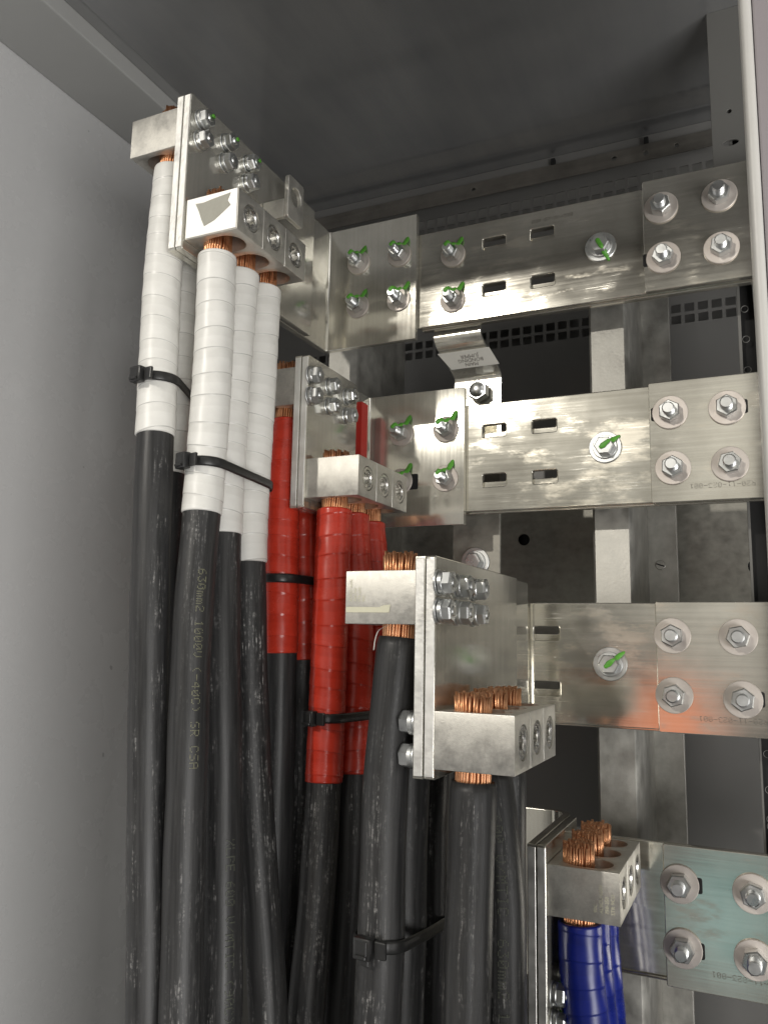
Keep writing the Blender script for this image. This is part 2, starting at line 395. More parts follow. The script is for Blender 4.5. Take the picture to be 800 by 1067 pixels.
ST_P = [stud_mesh(0.0040, z_) for z_ in (0.0136, 0.0142)]; NUT_P = nut_mesh(0.0150, 0.0058, 0.0125); WASH_P = washer_mesh(0.0098, 0.0020, 0.004, 'zinc'); WASH_P2 = washer_mesh(0.0088, 0.0036, 0.004, 'zinc', 0.0024)
MARKS = [mark_mesh([(-.002, 0.001, 0.0253, .0020), (0.002, 0.0046, 0.0248, .0026), (0.0036 + d, 0.0062, 0.0150, .0014), (0.0046 + d, 0.0080, 0.0134, .0026), (0.0062 + d, 0.0102, 0.0052, .0013), (0.0078 + d, 0.0135, 0.0034, .0028), (0.0092 + d, 0.0185, 0.0012, .0030), (0.0100 + d, 0.0208, 0.0004, .0018)]) for d in (-.001, .0012, .0028)]
def head_mark(a):
    c, q = math.cos(a), math.sin(a)
    return mark_mesh([(-.005 * c, -.005 * q, .0130, .0018), (0, 0, .0130, .0026), (.0072 * c, .0072 * q, .0128, .0022), (.0092 * c, .0092 * q, .0070, .0013), (.0118 * c, .0118 * q, .0046, .0026), (.0165 * c, .0165 * q, .0024, .0020), (.019 * c, .019 * q, .0004, .0012)])
MARK_H = [head_mark(a) for a in (-1.1, .65, .72)]
MARK_P = mark_mesh([(0.000, 0.001, 0.0146, .0016), (0.0035, 0.0032, 0.0140, .0020), (0.0052, 0.0046, 0.0127, .0020), (0.0070, 0.0056, 0.0075, .0012), (0.0086, 0.0066, 0.0050, .0014)])
RY = Matrix.Rotation(PI / 2, 4, 'X')            # local z -> world -y, local y -> world z
RX = Matrix(((0, 0, 1, 0), (1, 0, 0, 0), (0, 1, 0, 0), (0, 0, 0, 1)))   # local z -> world +x, local x -> +y, local y -> +z
RXN = Matrix(((0, 0, -1, 0), (-1, 0, 0, 0), (0, 1, 0, 0), (0, 0, 0, 1)))
def bolt(parent, pos, kind, rot=0.0, mark=None, axis=RY):
    me, kids = {'link': (ST_L, [('nut', NUT_L), ('washer', WASH_L)]), 'joint': (ST_T, [('nut', NUT_T), ('washer', WASH_T)]),
                'head': ([HEAD], [('washer', WASH_H), ('washer', WASH_H2)]),
                'lug': (ST_P, [('nut', NUT_P), ('washer', WASH_P), ('lock_washer', WASH_P2)])}[kind]
    b = bpy.data.objects.new('bolt', random.choice(me)); link(b, parent)
    b.matrix_local = TR(Vector(pos) - base_of(parent)) @ axis
    for n, k in kids:
        c = bpy.data.objects.new(n, k); link(c, b)
        if n != 'washer': c.rotation_euler.z = rot
    if mark is not None: c = bpy.data.objects.new('paint_mark', mark); link(c, b); c.location.z = 0.0001
    return b

# ================================================================== the cabinet's inside (setting)
tag(obj('wall', box(-0.70, -0.686, -1.0, 0.30, -1.1, 0.50), 'wall'), kind='structure')
cb = bmesh.new(); bx(cb, -0.588, 0.5, -0.57, 0.252, 0.472, 0.49); bx(cb, -0.568, 0.5, -0.57, 0.250, 0.4695, 0.4722, 0.0006)
tag(obj('ceiling', cb, 'ceil'), kind='structure')
holes = []
for row in (0.196, 0.212, 0.398, 0.414):
    for i in range(57):
        x = -0.60 + i * 0.0172; holes.append(rrect(x, x + 0.0125, row, row + 0.0115, 0.0008, 1))
wb = curve_mesh(rrect(-0.69, 0.415, -0.05, 0.4675, 0.001, 1), holes, 0.002, 0.0002, 0); wb.transform(TR((0, 0.272, 0)) @ FACE_Y)
me2 = bmesh.new(); me2.from_mesh(wb); bx(me2, -0.69, 0.415, 0.262, 0.266, -1.1, -0.20); bx(me2, -0.69, 0.415, 0.315, 0.32, -0.3, 0.49)
tag(obj('back_wall', me2, 'back'), kind='structure')
tag(obj('shade_panel', box(0.42, 0.432, -0.08, 0.32, -1.1, 0.47), 'back'), kind='structure')  # unseen partial panel, added to keep side light off the back
tag(obj('floor', box(-0.7, 0.5, -1.0, 0.32, -1.12, -1.1), 'back'), kind='structure')
# front header beam: out of the picture, throws the level shade over the upper bars
tag(obj('header_beam', box(-0.70, 0.5, -0.60, -0.57, 0.3900, 0.49, 0.002), 'rail'), 'painted steel header beam across the top front of the cabinet', 'beam')
tag(obj('ceiling_rail', box(-0.6855, -0.5885, -0.57, 0.25, 0.450, 0.488, 0.002), 'rail'), 'light grey painted rail running along the top of the grey side wall', 'rail')
t = thing('back_beam', (0, 0.24, 0.44), 'dark steel beam with small holes where the ceiling meets the back of the cabinet', 'beam')
hb = [circle(-0.02, 0.436, 0.0035, 14), circle(-0.063, 0.438, 0.0035, 14), circle(-0.27, 0.4385, 0.003, 14), circle(0.02, 0.437, 0.003, 14)]
plate('lower_flange', 'beam', t, -0.58, 0.08, 0.4255, 0.4495, 0.2360, 0.2380, hb, 0.001, 0.0004)
obj('web', box(-0.58, 0.08, 0.247, 0.2505, 0.4470, 0.4690), 'back', t)
b_ = bmesh.new()
for x in (-0.15, -0.02): bx(b_, x - 0.003, x + 0.003, 0.240, 0.2468, 0.452, 0.463, 0.001)
obj('clip', b_, 'hole', t)
# galvanised sheet across the back, between the two middle bars
t = thing('backing_sheet', (0, 0.25, -0.2), 'wide mottled galvanised sheet at the back between the two middle busbars', 'metal sheet')
hs = [circle(0.0921, z, r, 20) for z, r in ((-0.093, 0.0062), (-0.1375, 0.0098), (-0.173, 0.0068))] + [circle(-0.2, -0.095, 0.008)]
plate('sheet', 'galv_dark', t, -0.6, 0.1235, -0.31, -0.03, 0.252, 0.254, hs, 0.001, 0.0004)
obj('blank', box(-0.5, 0.12, 0.2585, 0.2600, -0.30, -0.05), 'hole', t)
# ------------------------------------------------------------------ posts
def strut(x0, x1, label, flange_to):
    t = thing('mounting_post', ((x0 + x1) / 2, 0.08, -1.1), label, 'post', 'galvanised posts behind the bars')
    w_ = 0.0
    prof = [(x0, 0.199), (x0, 0.055), (x0 + .003, 0.050), (x1 - .003, 0.050), (x1, 0.054), (x1, 0.199)]
    inner = [(x - (0.002 if x > (x0 + x1) / 2 else -0.002), y + (0.002 if y < 0.1 else 0)) for x, y in prof][::-1]
    me = curve_mesh(prof + inner, [], 1.30, 0.0003, 1); me.transform(TR((0, 0, -0.45))); me.transform(TR(-base_of(t)))
    obj('channel', me, 'galv', t, smooth=40)
    if flange_to:
        obj('flange', box(x0 - .01, flange_to - 0.0395, 0.2005, 0.2025, -1.1, 0.26), 'galv_dark', t)
        obj('rear_strip', box(flange_to - 0.0395, flange_to, 0.1900, 0.2000, -1.1, 0.26, 0.0008), 'galv', t)
        sl = bmesh.new(); ml = TR((flange_to - 0.0200, 0.1898, -0.1397)) @ Matrix.Rotation(PI / 2, 4, 'X')
        lathe(sl, [(0.006, -0.0005), (0.006, 0.0006), (0.0052, 0.0012)], 24, ml)
        sc = obj('screw', sl, 'galv', t, smooth=35)
        s2 = box(-0.0052, 0.0052, -0.0007, 0.0007, 0.0010, 0.0016); bmesh.ops.transform(s2, matrix=ml @ Matrix.Rotation(-0.35, 4, 'Z'), verts=s2.verts)
        obj('screw_slot', s2, 'hole', sc)
    return t
strut(-0.0690, -0.0272, 'galvanised post behind the middle bolts of the busbars', 0.0062)
strut(-0.4080, -0.3620, 'galvanised post seen in the gap between the white and the red phase lug plates', None)
t = thing('corner_post', (0.11, 0.05, -1.1), 'dark corner post with a row of small holes, behind the right ends of the bars', 'post')
hp = [circle(0.0938, 0.1169 - 0.0335 * i, 0.0032, 16) for i in range(-6, 3)] + [circle(0.0938, -0.70 + 0.0335 * i, 0.0032, 16) for i in range(10)]
hp += [circle(0.0938, z, 0.0032, 16) for z in (-0.338, -0.3715, -0.405)]
plate('face', 'back_post', t, 0.0866, 0.135, -1.1, 0.46, 0.049, 0.051, hp, 0.001, 0.0004)
obj('backing', box(0.0866, 0.135, 0.058, 0.06, -1.1, 0.46), 'hole', t)
t = thing('gusset_plate', (0.1, 0.045, 0.3), 'dark upright steel plate with two holes in the upper right corner below the ceiling', 'plate')
plate('face', 'back_post', t, 0.0700, 0.135, 0.262, 0.4694, 0.044, 0.0465, [circle(0.0885, 0.344, 0.0025, 16), [(0.0885 + 0.008 * math.cos(a * PI / 12), 0.3065 + 0.0034 * math.sin(a * PI / 12)) for a in range(24)]], 0.001, 0.0004)
t = thing('door_post', (0.14, -0.46, -1.1), 'mauve grey front post with a pale rounded edge, along the right border', 'post')
obj('post_body', box(0.1035, 0.30, -0.5, -0.42, -1.1, 0.49, 0.001), 'post', t)
bm = bmesh.new(); bx(bm, 0.0988, 0.1033, -0.502, -0.43, -1.1, 0.49, 0.002, 4); obj('edge_trim', bm, 'edge', t, smooth=60)

# ================================================================== busbars
ZT = [0.2545, 0.0302, -0.1935, -0.4205]          # top edge of each bar
BH = 0.1245
ORD = ['uppermost', 'second', 'third', 'lowest']
BARX0 = [-0.262, -0.262, -0.2, -0.16]
def stamp(parent, body, size, x, z, y, flip):
    me = dot_text(body, size * 1.05, 0.75)
    xs = [v.co.x for v in me.vertices]; me.transform(TR((-(min(xs) + max(xs)) / 2, -size * .35, 0)))
    if flip: me.transform(Matrix.Rotation(PI, 4, 'Z'))
    me.transform(TR((x, y, z)) @ FACE_Y)
    me.transform(TR(-base_of(parent)))
    return obj('stamped_text', me, 'ink', parent)
bar_labels = ['uppermost tinned flat busbar with four slots, right under the ceiling',
              'second tinned flat busbar from the top, four slots beside the red phase bracket',
              'tinned flat busbar of the third row, one green marked bolt and orange reflections',
              'tinned flat busbar of the lowest row, behind the blue phase lug block']
plate_labels = ['splice plate with four bolts at the right end of the uppermost busbar',
                'splice plate with four bolts at the right end of the second busbar from the top',
                'splice plate with four bolts, orange tinted, at the right end of the third busbar',
                'splice plate with four bolts and green tint at the right end of the lowest busbar']
for k in range(4):
    zt = ZT[k]; zb = zt - BH
    t = thing('busbar', ((BARX0[k] + 0.2) / 2, 0.01, zb), bar_labels[k], 'busbar', 'tinned busbars across the back')
    zt2 = zt - (0.004 if k == 0 else 0.0005)
    sl = []
    for x in (-0.110, -0.1665):
        for dz in (-0.0325, -0.0890):
            sl.append(rrect(x - 0.0135, x + 0.0135, zt + dz - 0.0072, zt + dz + 0.0072, 0.0022))
    plate('bar', 'tin', t, BARX0[k], 0.22, zb + .001, zt2, 0.0048, 0.0098, sl, bev=0.0011)
    sl2 = [[(x_ , z_) for x_, z_ in q] for q in sl]
    plate('rear_bar', 'tin', t, BARX0[k] + 0.004, 0.22, zb - 0.001, zt2 - 0.002, 0.0101, 0.0181, [rrect(x_ - 0.015, x_ + .012, zt + d - .0005, zt + d + .009, .002) for d in (-0.0325, -0.089) for x_ in (-0.110, -0.1665)])
    if k < 3: bolt(t, (-0.0455, 0.0048, zt - 0.0620), 'head', random.uniform(0, 1), MARK_H[k])
    if k == 0:
        for dz in (-0.0395, -0.0960): bolt(t, (-0.2165, 0.0048, zt + dz + .001), 'joint', random.uniform(0, 1), MARKS[(2 if dz < -.05 else 1)])
        stamp(t, '020-07-01-300', 0.0058, -0.0985, zt - 0.0165, 0.00455, False)
    # splice plate
    p = thing('splice_plate', (0.1, 0, zb), plate_labels[k], 'splice plate', 'splice plates at the right ends of the busbars')
    plate('plate', 'tin', p, 0.0, 0.22, zb - 0.0005, zt, -0.0032, 0.0045)
    jx = [(0.001, 0.0017, 0), (0.004, -0.0008, 0.0), (-0.002, 0.001, 0), (-0.003, 0.002, 0)][k]
    for i, x in enumerate((0.0175, 0.0738)):
        for j, dz in enumerate((-0.0335, -0.0900)):
            bolt(p, (x + jx[i] + random.uniform(-.001, .001), -0.0032, zt + dz + random.uniform(-.0008, .0008)), 'link', random.uniform(0, 1))
        # adjusting slots peeping out beside the washers
            if (k, i, j) in ((3, 0, 0), (3, 0, 1), (1, 0, 0), (1, 1, 0), (0, 0, 1), (2, 1, 1), (3, 1, 0)):
                s_ = 1 if i or k == 3 else -1
                sm = curve_mesh(rrect(-0.006, 0.006, -0.007, 0.007, 0.002), [], 0.0004, 0.0001, 0)
                sm.transform(TR((x + jx[i] + s_ * 0.0135, -0.0034, zt + dz)) @ FACE_Y); sm.transform(TR(-base_of(p)))
                obj('slot', sm, 'hole', p)
    if k: stamp(p, 'R20-11-023-001', 0.0068, 0.0665 if k < 3 else 0.069, zb + (0.0145 if k < 3 else 0.017), -0.0035, True)

# ================================================================== lug plates, angle brackets
PX = [-0.3718, -0.3102, -0.1180, -0.0755]; PYF = [-0.2917, -0.1616, -0.2948, -0.1480]
SIDE = [1, 1, -1, -1]                             # which way the angle's foot turns along the bar
PH = ['white', 'red', 'black', 'blue']
def angle_bracket(k):
    x = PX[k]; zt = ZT[k] + 0.0195; zb = zt - 0.158; th = 0.0076; x1 = x - 0.0082; x0 = x1 - th; s = SIDE[k]
    lab = ['tinned angle bracket joining the white phase lug plate to the uppermost busbar',
           'tinned angle bracket with green marked bolts linking red phase plate and second busbar',
           'tinned angle bracket behind the black phase lug plate on the third busbar',
           'shiny rounded angle bracket behind the blue phase lug block on the lowest busbar'][k]
    t = thing('angle_bracket', (x, 0, zb), lab, 'bracket', 'angle brackets at the left ends of the busbars')
    yf = PYF[k]; R1 = 0.004; R2 = R1 + th; fy = -0.0035; by = fy + th; n = 7
    pts = []
    if s > 0:                                     # foot to the right: inner bend faces the viewer
        xe = x + 0.1112
        pts = [(x0, yf), (x1, yf)]
        c = (x1 + R1, fy - R1)
        pts += [(c[0] + R1 * math.cos(PI - PI / 2 * i / n), c[1] + R1 * math.sin(PI - PI / 2 * i / n)) for i in range(n + 1)]
        pts += [(xe, fy), (xe, by)]
        pts += [(c[0] + R2 * math.cos(PI / 2 + PI / 2 * i / n), c[1] + R2 * math.sin(PI / 2 + PI / 2 * i / n)) for i in range(n + 1)]
    else:
        xe = x - 0.112; R2 = 0.013 if k == 2 else 0.021; R1 = R2 - th
        pts = [(x1, yf), (x0, yf)]
        c = (x1 - R2, by - R2)
        pts += [(c[0] + R1 * math.cos(PI / 2 * i / n), c[1] + R1 * math.sin(PI / 2 * i / n)) for i in range(n + 1)]
        pts += [(xe, fy), (xe, by)]
        pts += [(c[0] + R2 * math.cos(PI / 2 - PI / 2 * i / n), c[1] + R2 * math.sin(PI / 2 - PI / 2 * i / n)) for i in range(n + 1)]
    me = curve_mesh(pts, [], zt - zb, 0.0008, 2); me.transform(TR((0, 0, (zt + zb) / 2))); me.transform(TR(-base_of(t)))
    obj('angle', me, 'tin_plate', t, smooth=35)
    if k < 2:
        for i, dx in enumerate((0.0345, 0.0895)):
            for j, dz in enumerate((-0.0295, -0.0865)):
                if k == 1: dz += 0.001
                bolt(t, (x + dx, fy, ZT[k] + dz), 'joint', random.uniform(0, 1), MARKS[(i + j + k) % 3])
        if k == 1:
            sm = curve_mesh(rrect(-0.006, 0.006, -0.009, 0.009, 0.002), [], 0.0004, 0.0001, 0)
            sm.transform(TR((x + 0.0500, fy - 0.0003, ZT[k] - 0.0865)) @ FACE_Y); sm.transform(TR(-base_of(t))); obj('slot', sm, 'hole', t)
    return t
BACKY = [-0.056, -0.052, -0.0800, -0.024]
def lug_plate(k):
    x = PX[k]; zt = ZT[k] + 0.0195; zb = zt - 0.158; yf = PYF[k]
    lab = ['upright tinned lug plate holding the white taped cables, shaded bolts with green marks',
           'upright tinned lug plate holding the red taped cables, six small bolts',
           'nearest and brightest upright lug plate holding the bare black cables in the middle',
           'upright tinned lug plate behind the blue taped cables in the lower right'][k]
    t = thing('lug_plate', (x, (yf + BACKY[k]) / 2, zb), lab, 'lug plate', 'upright lug plates facing sideways')
    sheet_x('plate', 'tin_plate', t, yf, BACKY[k], zb, zt, x - 0.0076, x)
    # rough sheared front edges of the two sheets
    obj('edge_strip', box(x - 0.0071, x - 0.0005, yf - 0.0009, yf - 0.0001, zb + .002, zt - .002, 0.0003, 1), 'tin_edge', t)
    obj('edge_strip', box(x - 0.0153, x - 0.0087, yf - 0.0009, yf - 0.0001, zb + .002, zt - .002, 0.0003, 1), 'tin_edge', t)
    if k < 3:
        zs = [(zt - 0.0205, zt - 0.0418), (zt - 0.0215, zt - 0.0432), (zt - 0.0195, zt - 0.0400)][k]
        y0 = yf + [0.015, 0.0035, 0.0035][k]
        for i in range(3):
            for z in zs:
                bolt(t, (x, y0 + 0.0395 * i, z), 'lug', random.uniform(0, 1), MARK_P if k == 0 and random.random() < .8 else None, RX)
    if k == 2:
        for z in (-0.2945, -0.3180): bolt(t, (x - 0.0160, yf + 0.0095, z), 'lug', 0.3, None, RXN)
        me = text_mesh('0', 0.004); me.transform(TR((0, 0, 0)) @ Matrix.Identity(4))
    if k == 3:
        for z in (-0.5180, -0.5400):
            for i in range(3): bolt(t, (x, yf + 0.012 + .0395 * i, z), 'lug', 0.3, MARK_P, RX)
    if k == 1: obj('red_strip', box(x - 0.0078, x + 0.0003, -0.0400, -0.0240, -0.029, 0.034), 'red_strip_flat', t)  # narrow upright red strip close to the bend
    return t
for k in range(4): angle_bracket(k); lug_plate(k)
t = thing('hook_bracket', (PX[0], -0.15, 0.2), 'small bent metal tab with one round hole sticking out of the white phase lug plate', 'bracket')
sheet_x('tab', 'alum', t, -0.166, -0.1345, 0.205, 0.2545, -0.345, -0.340, [circle(-0.150, 0.234, 0.0105)], 0.004)
bm = bmesh.new(); bx(bm, -0.3716, -0.3452, -0.1660, -0.1610, 0.2055, 0.2270, 0.0008); obj('flange', bm, 'alum', t)

# ================================================================== lug blocks
def block_mesh():
    """local: mounted face x=0, body to +x (0.058), y from 0 to 0.118, z 0..0.040; three oval cable holes downwards, three screw bores on +x"""
    holes = []
    for i in range(3):
        cy = 0.0215 + 0.0390 * i
        h = []
        for a in range(25): 
            an = PI / 2 + PI * a / 24; h.append((0.0285 + 0.0148 * math.cos(an), cy + 0.0148 * math.sin(an)))
        for a in range(25):
            an = -PI / 2 + PI * a / 24; h.append((0.0350 + 0.0148 * math.cos(an), cy + 0.0148 * math.sin(an)))
        holes.append(h)
    out = [(0, 0), (0.058, 0)]
    for i in (1, 2):
        y = 0.0020 + 0.0390 * i
        out += [(0.058, y - 0.0007), (0.0570, y), (0.058, y + 0.0007)]
    out += [(0.058, 0.118), (0, 0.118)]
    me = curve_mesh(out, holes, 0.040, 0.0006, 1); me.transform(TR((0, 0, 0.020)))
    bm = bmesh.new(); bm.from_mesh(me); bpy.data.meshes.remove(me)
    bmesh.ops.remove_doubles(bm, verts=bm.verts, dist=1e-6); bmesh.ops.recalc_face_normals(bm, faces=bm.faces)
    me = bpy.data.meshes.new('body'); bm.to_mesh(me); bm.free()
    o = bpy.data.objects.new('tmp', me); COL.objects.link(o)
    cu = bmesh.new()
    for i in range(3):
        lathe(cu, [(0.0126, 0), (0.0126, 0.012)], 36, TR((0.0515, 0.0215 + .039 * i, 0.020)) @ Matrix.Rotation(PI / 2, 4, 'Y'))
    cm = bpy.data.meshes.new('cut'); bmesh.ops.recalc_face_normals(cu, faces=cu.faces); cu.to_mesh(cm); cu.free()
    oc = bpy.data.objects.new('cut', cm); COL.objects.link(oc)
    md = o.modifiers.new('b', 'BOOLEAN'); md.object = oc; md.operation = 'DIFFERENCE'; md.solver = 'EXACT'
    r = bpy.data.meshes.new_from_object(o.evaluated_get(DG()))
    bpy.data.objects.remove(o); bpy.data.objects.remove(oc)
    r.materials.clear(); r.materials.append(M['alum']); shade(r, 30)
    return r
def screw_mesh():
    n = 48; bm = bmesh.new(); rings = []
    def ring(f, z): return [bm.verts.new((z, f(2 * PI * i / n) * math.cos(2 * PI * i / n), f(2 * PI * i / n) * math.sin(2 * PI * i / n))) for i in range(n)]
    lob = lambda a: 0.0062 + 0.0011 * (1 if math.cos(6 * a) > 0 else -1)
    for f, z in ((lambda a: 0.0122, -0.006), (lambda a: 0.0122, -0.0010), (lambda a: 0.0113, 0.0002), (lambda a: 0.0090, 0.0002), (lambda a: 0.0083, -0.0010), (lob, -0.0012), (lob, -0.0070)):
        rings.append(ring(f, z))
    for a, b in zip(rings, rings[1:]):
        for i in range(n): bm.faces.new((a[i], a[(i + 1) % n], b[(i + 1) % n], b[i]))
    bm.faces.new(rings[-1]); bmesh.ops.recalc_face_normals(bm, faces=bm.faces)
    me = bpy.data.meshes.new('set_screw'); bm.to_mesh(me); bm.free(); me.materials.append(M['screw']); shade(me, 30); return me
BLK = block_mesh(); SCR = screw_mesh()
BLKM = BLK.copy(); BLKM.transform(Matrix.Scale(-1, 4, (1, 0, 0))); BLKM.flip_normals()
def lug_block(x, y, z, side, label):
    t = thing('lug_block', (x, y, z), label, 'cable lug', 'aluminium lug blocks that clamp the cables')
    b = link(bpy.data.objects.new('body', BLK if side > 0 else BLKM), t)
    for i in range(3):
        s = link(bpy.data.objects.new('set_screw', SCR), t)
        s.location = (side * 0.0572, 0.0215 + .039 * i, 0.020); s.rotation_euler = (random.uniform(0, 1), 0, 0 if side > 0 else PI)
    return t
def zt_(k): return ZT[k] + 0.0195
LB = {}
LB['1L'] = lug_block(PX[0] - 0.0164, PYF[0] + .004, zt_(0) - 0.0480, -1, 'aluminium lug block left of the white phase plate, highest of all blocks')
LB['1R'] = lug_block(PX[0] + 0.0002, PYF[0] + .003, zt_(0) - 0.1490, 1, 'aluminium lug block with a torn grey sticker on its bright front, clamping three white cables')
LB['2L'] = lug_block(PX[1] - 0.0164, PYF[1] + .005, zt_(1) - 0.0490, -1, 'aluminium lug block left of the red phase plate, half hidden behind white cables')
LB['2R'] = lug_block(PX[1] + 0.0002, PYF[1] + .003, zt_(1) - 0.1480, 1, 'aluminium lug block on the right of the red phase plate with three screw sockets')
LB['3L'] = lug_block(PX[2] - 0.0164, PYF[2] + .003, zt_(2) - 0.0500, -1, 'aluminium lug block with a strip of beige tape, left of the nearest lug plate')
LB['3R'] = lug_block(PX[2] + 0.0002, PYF[2] + .000, zt_(2) - 0.1505, 1, 'aluminium lug block with bare copper ends on top, right of the nearest lug plate')
LB['4R'] = lug_block(PX[3] + 0.0002, PYF[3] + .003, -0.4560, 1, 'aluminium lug block over the blue taped cables in the lower right corner')
# sticker remnant and lamp-lit white painted on the white phase block's front, tape strip and faint writing on others
t = LB['1R']; bl = base_of(t)
obj('lit_face', box(bl.x + .001, bl.x + .057, bl.y - 0.0008, bl.y - 0.0002, bl.z + .001, bl.z + .039), 'lit_white', t)
sp = [(0.011, 0.033), (0.020, 0.0325), (0.030, 0.034), (0.050, 0.036), (0.047, 0.029), (0.0505, 0.024), (0.044, 0.0195), (0.033, 0.0125), (0.022, 0.009), (0.0185, 0.016), (0.0155, 0.024)]
me = curve_mesh(sp, [], 0.0004, 0.0001, 0); me.transform(TR((0, -0.0010, 0)) @ FACE_Y); obj('sticker', me, 'sticker', t)
t = LB['3L']
me = curve_mesh([(-0.0575, 0.0085), (-0.0215, 0.0085), (-0.0205, 0.0145), (-0.026, 0.0140), (-0.030, 0.0125), (-0.0575, 0.0128)], [], 0.0003, 0.0001, 0); me.transform(TR((0, -0.0003, 0)) @ FACE_Y); obj('tape_strip', me, 'masking', t)
def block_print(t, lines, x0, dx, z0, size, mat):
    for i, s_ in enumerate(lines):
        me = text_mesh(s_, size); me.transform(TR((x0 + dx * i, -0.0003, z0)) @ FACE_Y @ Matrix.Rotation(PI / 2, 4, 'Z')); obj('faint_text', me, mat, t)
block_print(LB['3L'], ['AL9CU 600V', '350-750', 'STR 600', '90C'], -0.0525, 0.0036, 0.0165, 0.0032, 'masking')
block_print(LB['4R'], ['90C', 'AL9CU 600V', '750-350', 'STR 9CU'], 0.0400, 0.0046, 0.0080, 0.0040, 'masking')

# ================================================================== cables
class Path:
    def __init__(s, P):
        s.p = catmull(P); s.s = [0.0]
        for a, b in zip(s.p, s.p[1:]): s.s.append(s.s[-1] + (b - a).length)
        s.len = s.s[-1]
    def at(s, d):
        d = min(max(d, 0), s.len - 1e-6)
        lo, hi = 0, len(s.s) - 1
        while hi - lo > 1:
            m_ = (lo + hi) // 2
            if s.s[m_] <= d: lo = m_
            else: hi = m_
        u = (d - s.s[lo]) / (s.s[hi] - s.s[lo]); p = s.p[lo].lerp(s.p[hi], u)
        i0 = max(0, lo - 2); i1 = min(len(s.p) - 1, lo + 3)
        t = (s.p[i1] - s.p[i0]).normalized()
        e1 = Vector((1, 0, 0)); e1 = (e1 - t * e1.dot(t)).normalized(); e2 = t.cross(e1)      # path runs down: e2 = toward -y*? fixed frame
        return p, t, e1, e2
    def at_z(s, z):
        for d0, d1, a, b in zip(s.s, s.s[1:], s.p, s.p[1:]):
            if a.z >= z >= b.z: return d0 + (d1 - d0) * (a.z - z) / (a.z - b.z)
        return s.len
def tube(path, s0, s1, rf, n=28, step=0.006, wrap=None):
    bm = bmesh.new(); uv = bm.loops.layers.uv.new('UVMap'); uw = bm.loops.layers.uv.new('wrap') if wrap else None; rings = []; ss = []
    k = max(2, int((s1 - s0) / step)); 
    for i in range(k + 1):
        d = s0 + (s1 - s0) * i / k; p, t_, e1, e2 = path.at(d); ss.append(d)
        rings.append([bm.verts.new(p + (e1 * math.cos(2 * PI * j / n) + e2 * math.sin(2 * PI * j / n)) * rf(d, j / n)) for j in range(n)])
    off = random.uniform(0, 50)
    for i in range(k):
        for j in range(n):
            f = bm.faces.new((rings[i][j], rings[i][(j + 1) % n], rings[i + 1][(j + 1) % n], rings[i + 1][j]))
            for lp, (u, v) in zip(f.loops, ((j, i), (j + 1, i), (j + 1, i + 1), (j, i + 1))):
                lp[uv].uv = (u / n + off, ss[v]); 
                if uw: lp[uw].uv = (u / n, wrap(ss[v], u / n))
            f.smooth = True
    bm.faces.new(rings[0][::-1]); bm.faces.new(rings[-1])
    bmesh.ops.recalc_face_normals(bm, faces=bm.faces)
    return bm
STR = {}
def strands_mesh(h, seed):
    """61 copper wires, z from 0 (inside the jacket) to h, gently twisted"""
    key = (round(h, 4), seed)
    if key in STR: return STR[key]
    rnd = random.Random(seed); bm = bmesh.new(); wr = 0.00121
    for ring, cnt in enumerate((1, 6, 12, 18, 24, 30)):
        for i in range(cnt):
            a0 = 2 * PI * i / cnt + ring * .3 + rnd.uniform(-.03, .03); r0 = ring * 0.00238
            top = h + rnd.uniform(-0.0026, 0.0012); nz = 7; vs = []
            spl = (rnd.uniform(0.98, 1.10) if rnd.random() < .25 else rnd.uniform(.98, 1.05)) if ring > 3 else rnd.uniform(.96, 1.04); da = rnd.uniform(-.04, .04) if ring > 3 else 0
            for q in range(nz):
                u = q / (nz - 1); z = top * u
                a = a0 + 3.0 * z + da * u ** 3; rr = r0 * (1 + (spl - 1) * u ** 3)
                c = Vector((rr * math.cos(a), rr * math.sin(a), z + (0.0004 * math.cos(i) if q == nz - 1 else 0)))
                vs.append([bm.verts.new(c + Vector((wr * math.cos(2 * PI * j / 7), wr * math.sin(2 * PI * j / 7), 0))) for j in range(7)])
            for A_, B_ in zip(vs, vs[1:]):
                for j in range(7): bm.faces.new((A_[j], A_[(j + 1) % 7], B_[(j + 1) % 7], B_[j])).smooth = True
            bm.faces.new(vs[-1])
    me = bpy.data.meshes.new('copper_strands'); bm.to_mesh(me); bm.free(); me.materials.append(M['copper']); STR[key] = me
    return me
RJ = 0.0166; RT = 0.0177
PATHS = {}
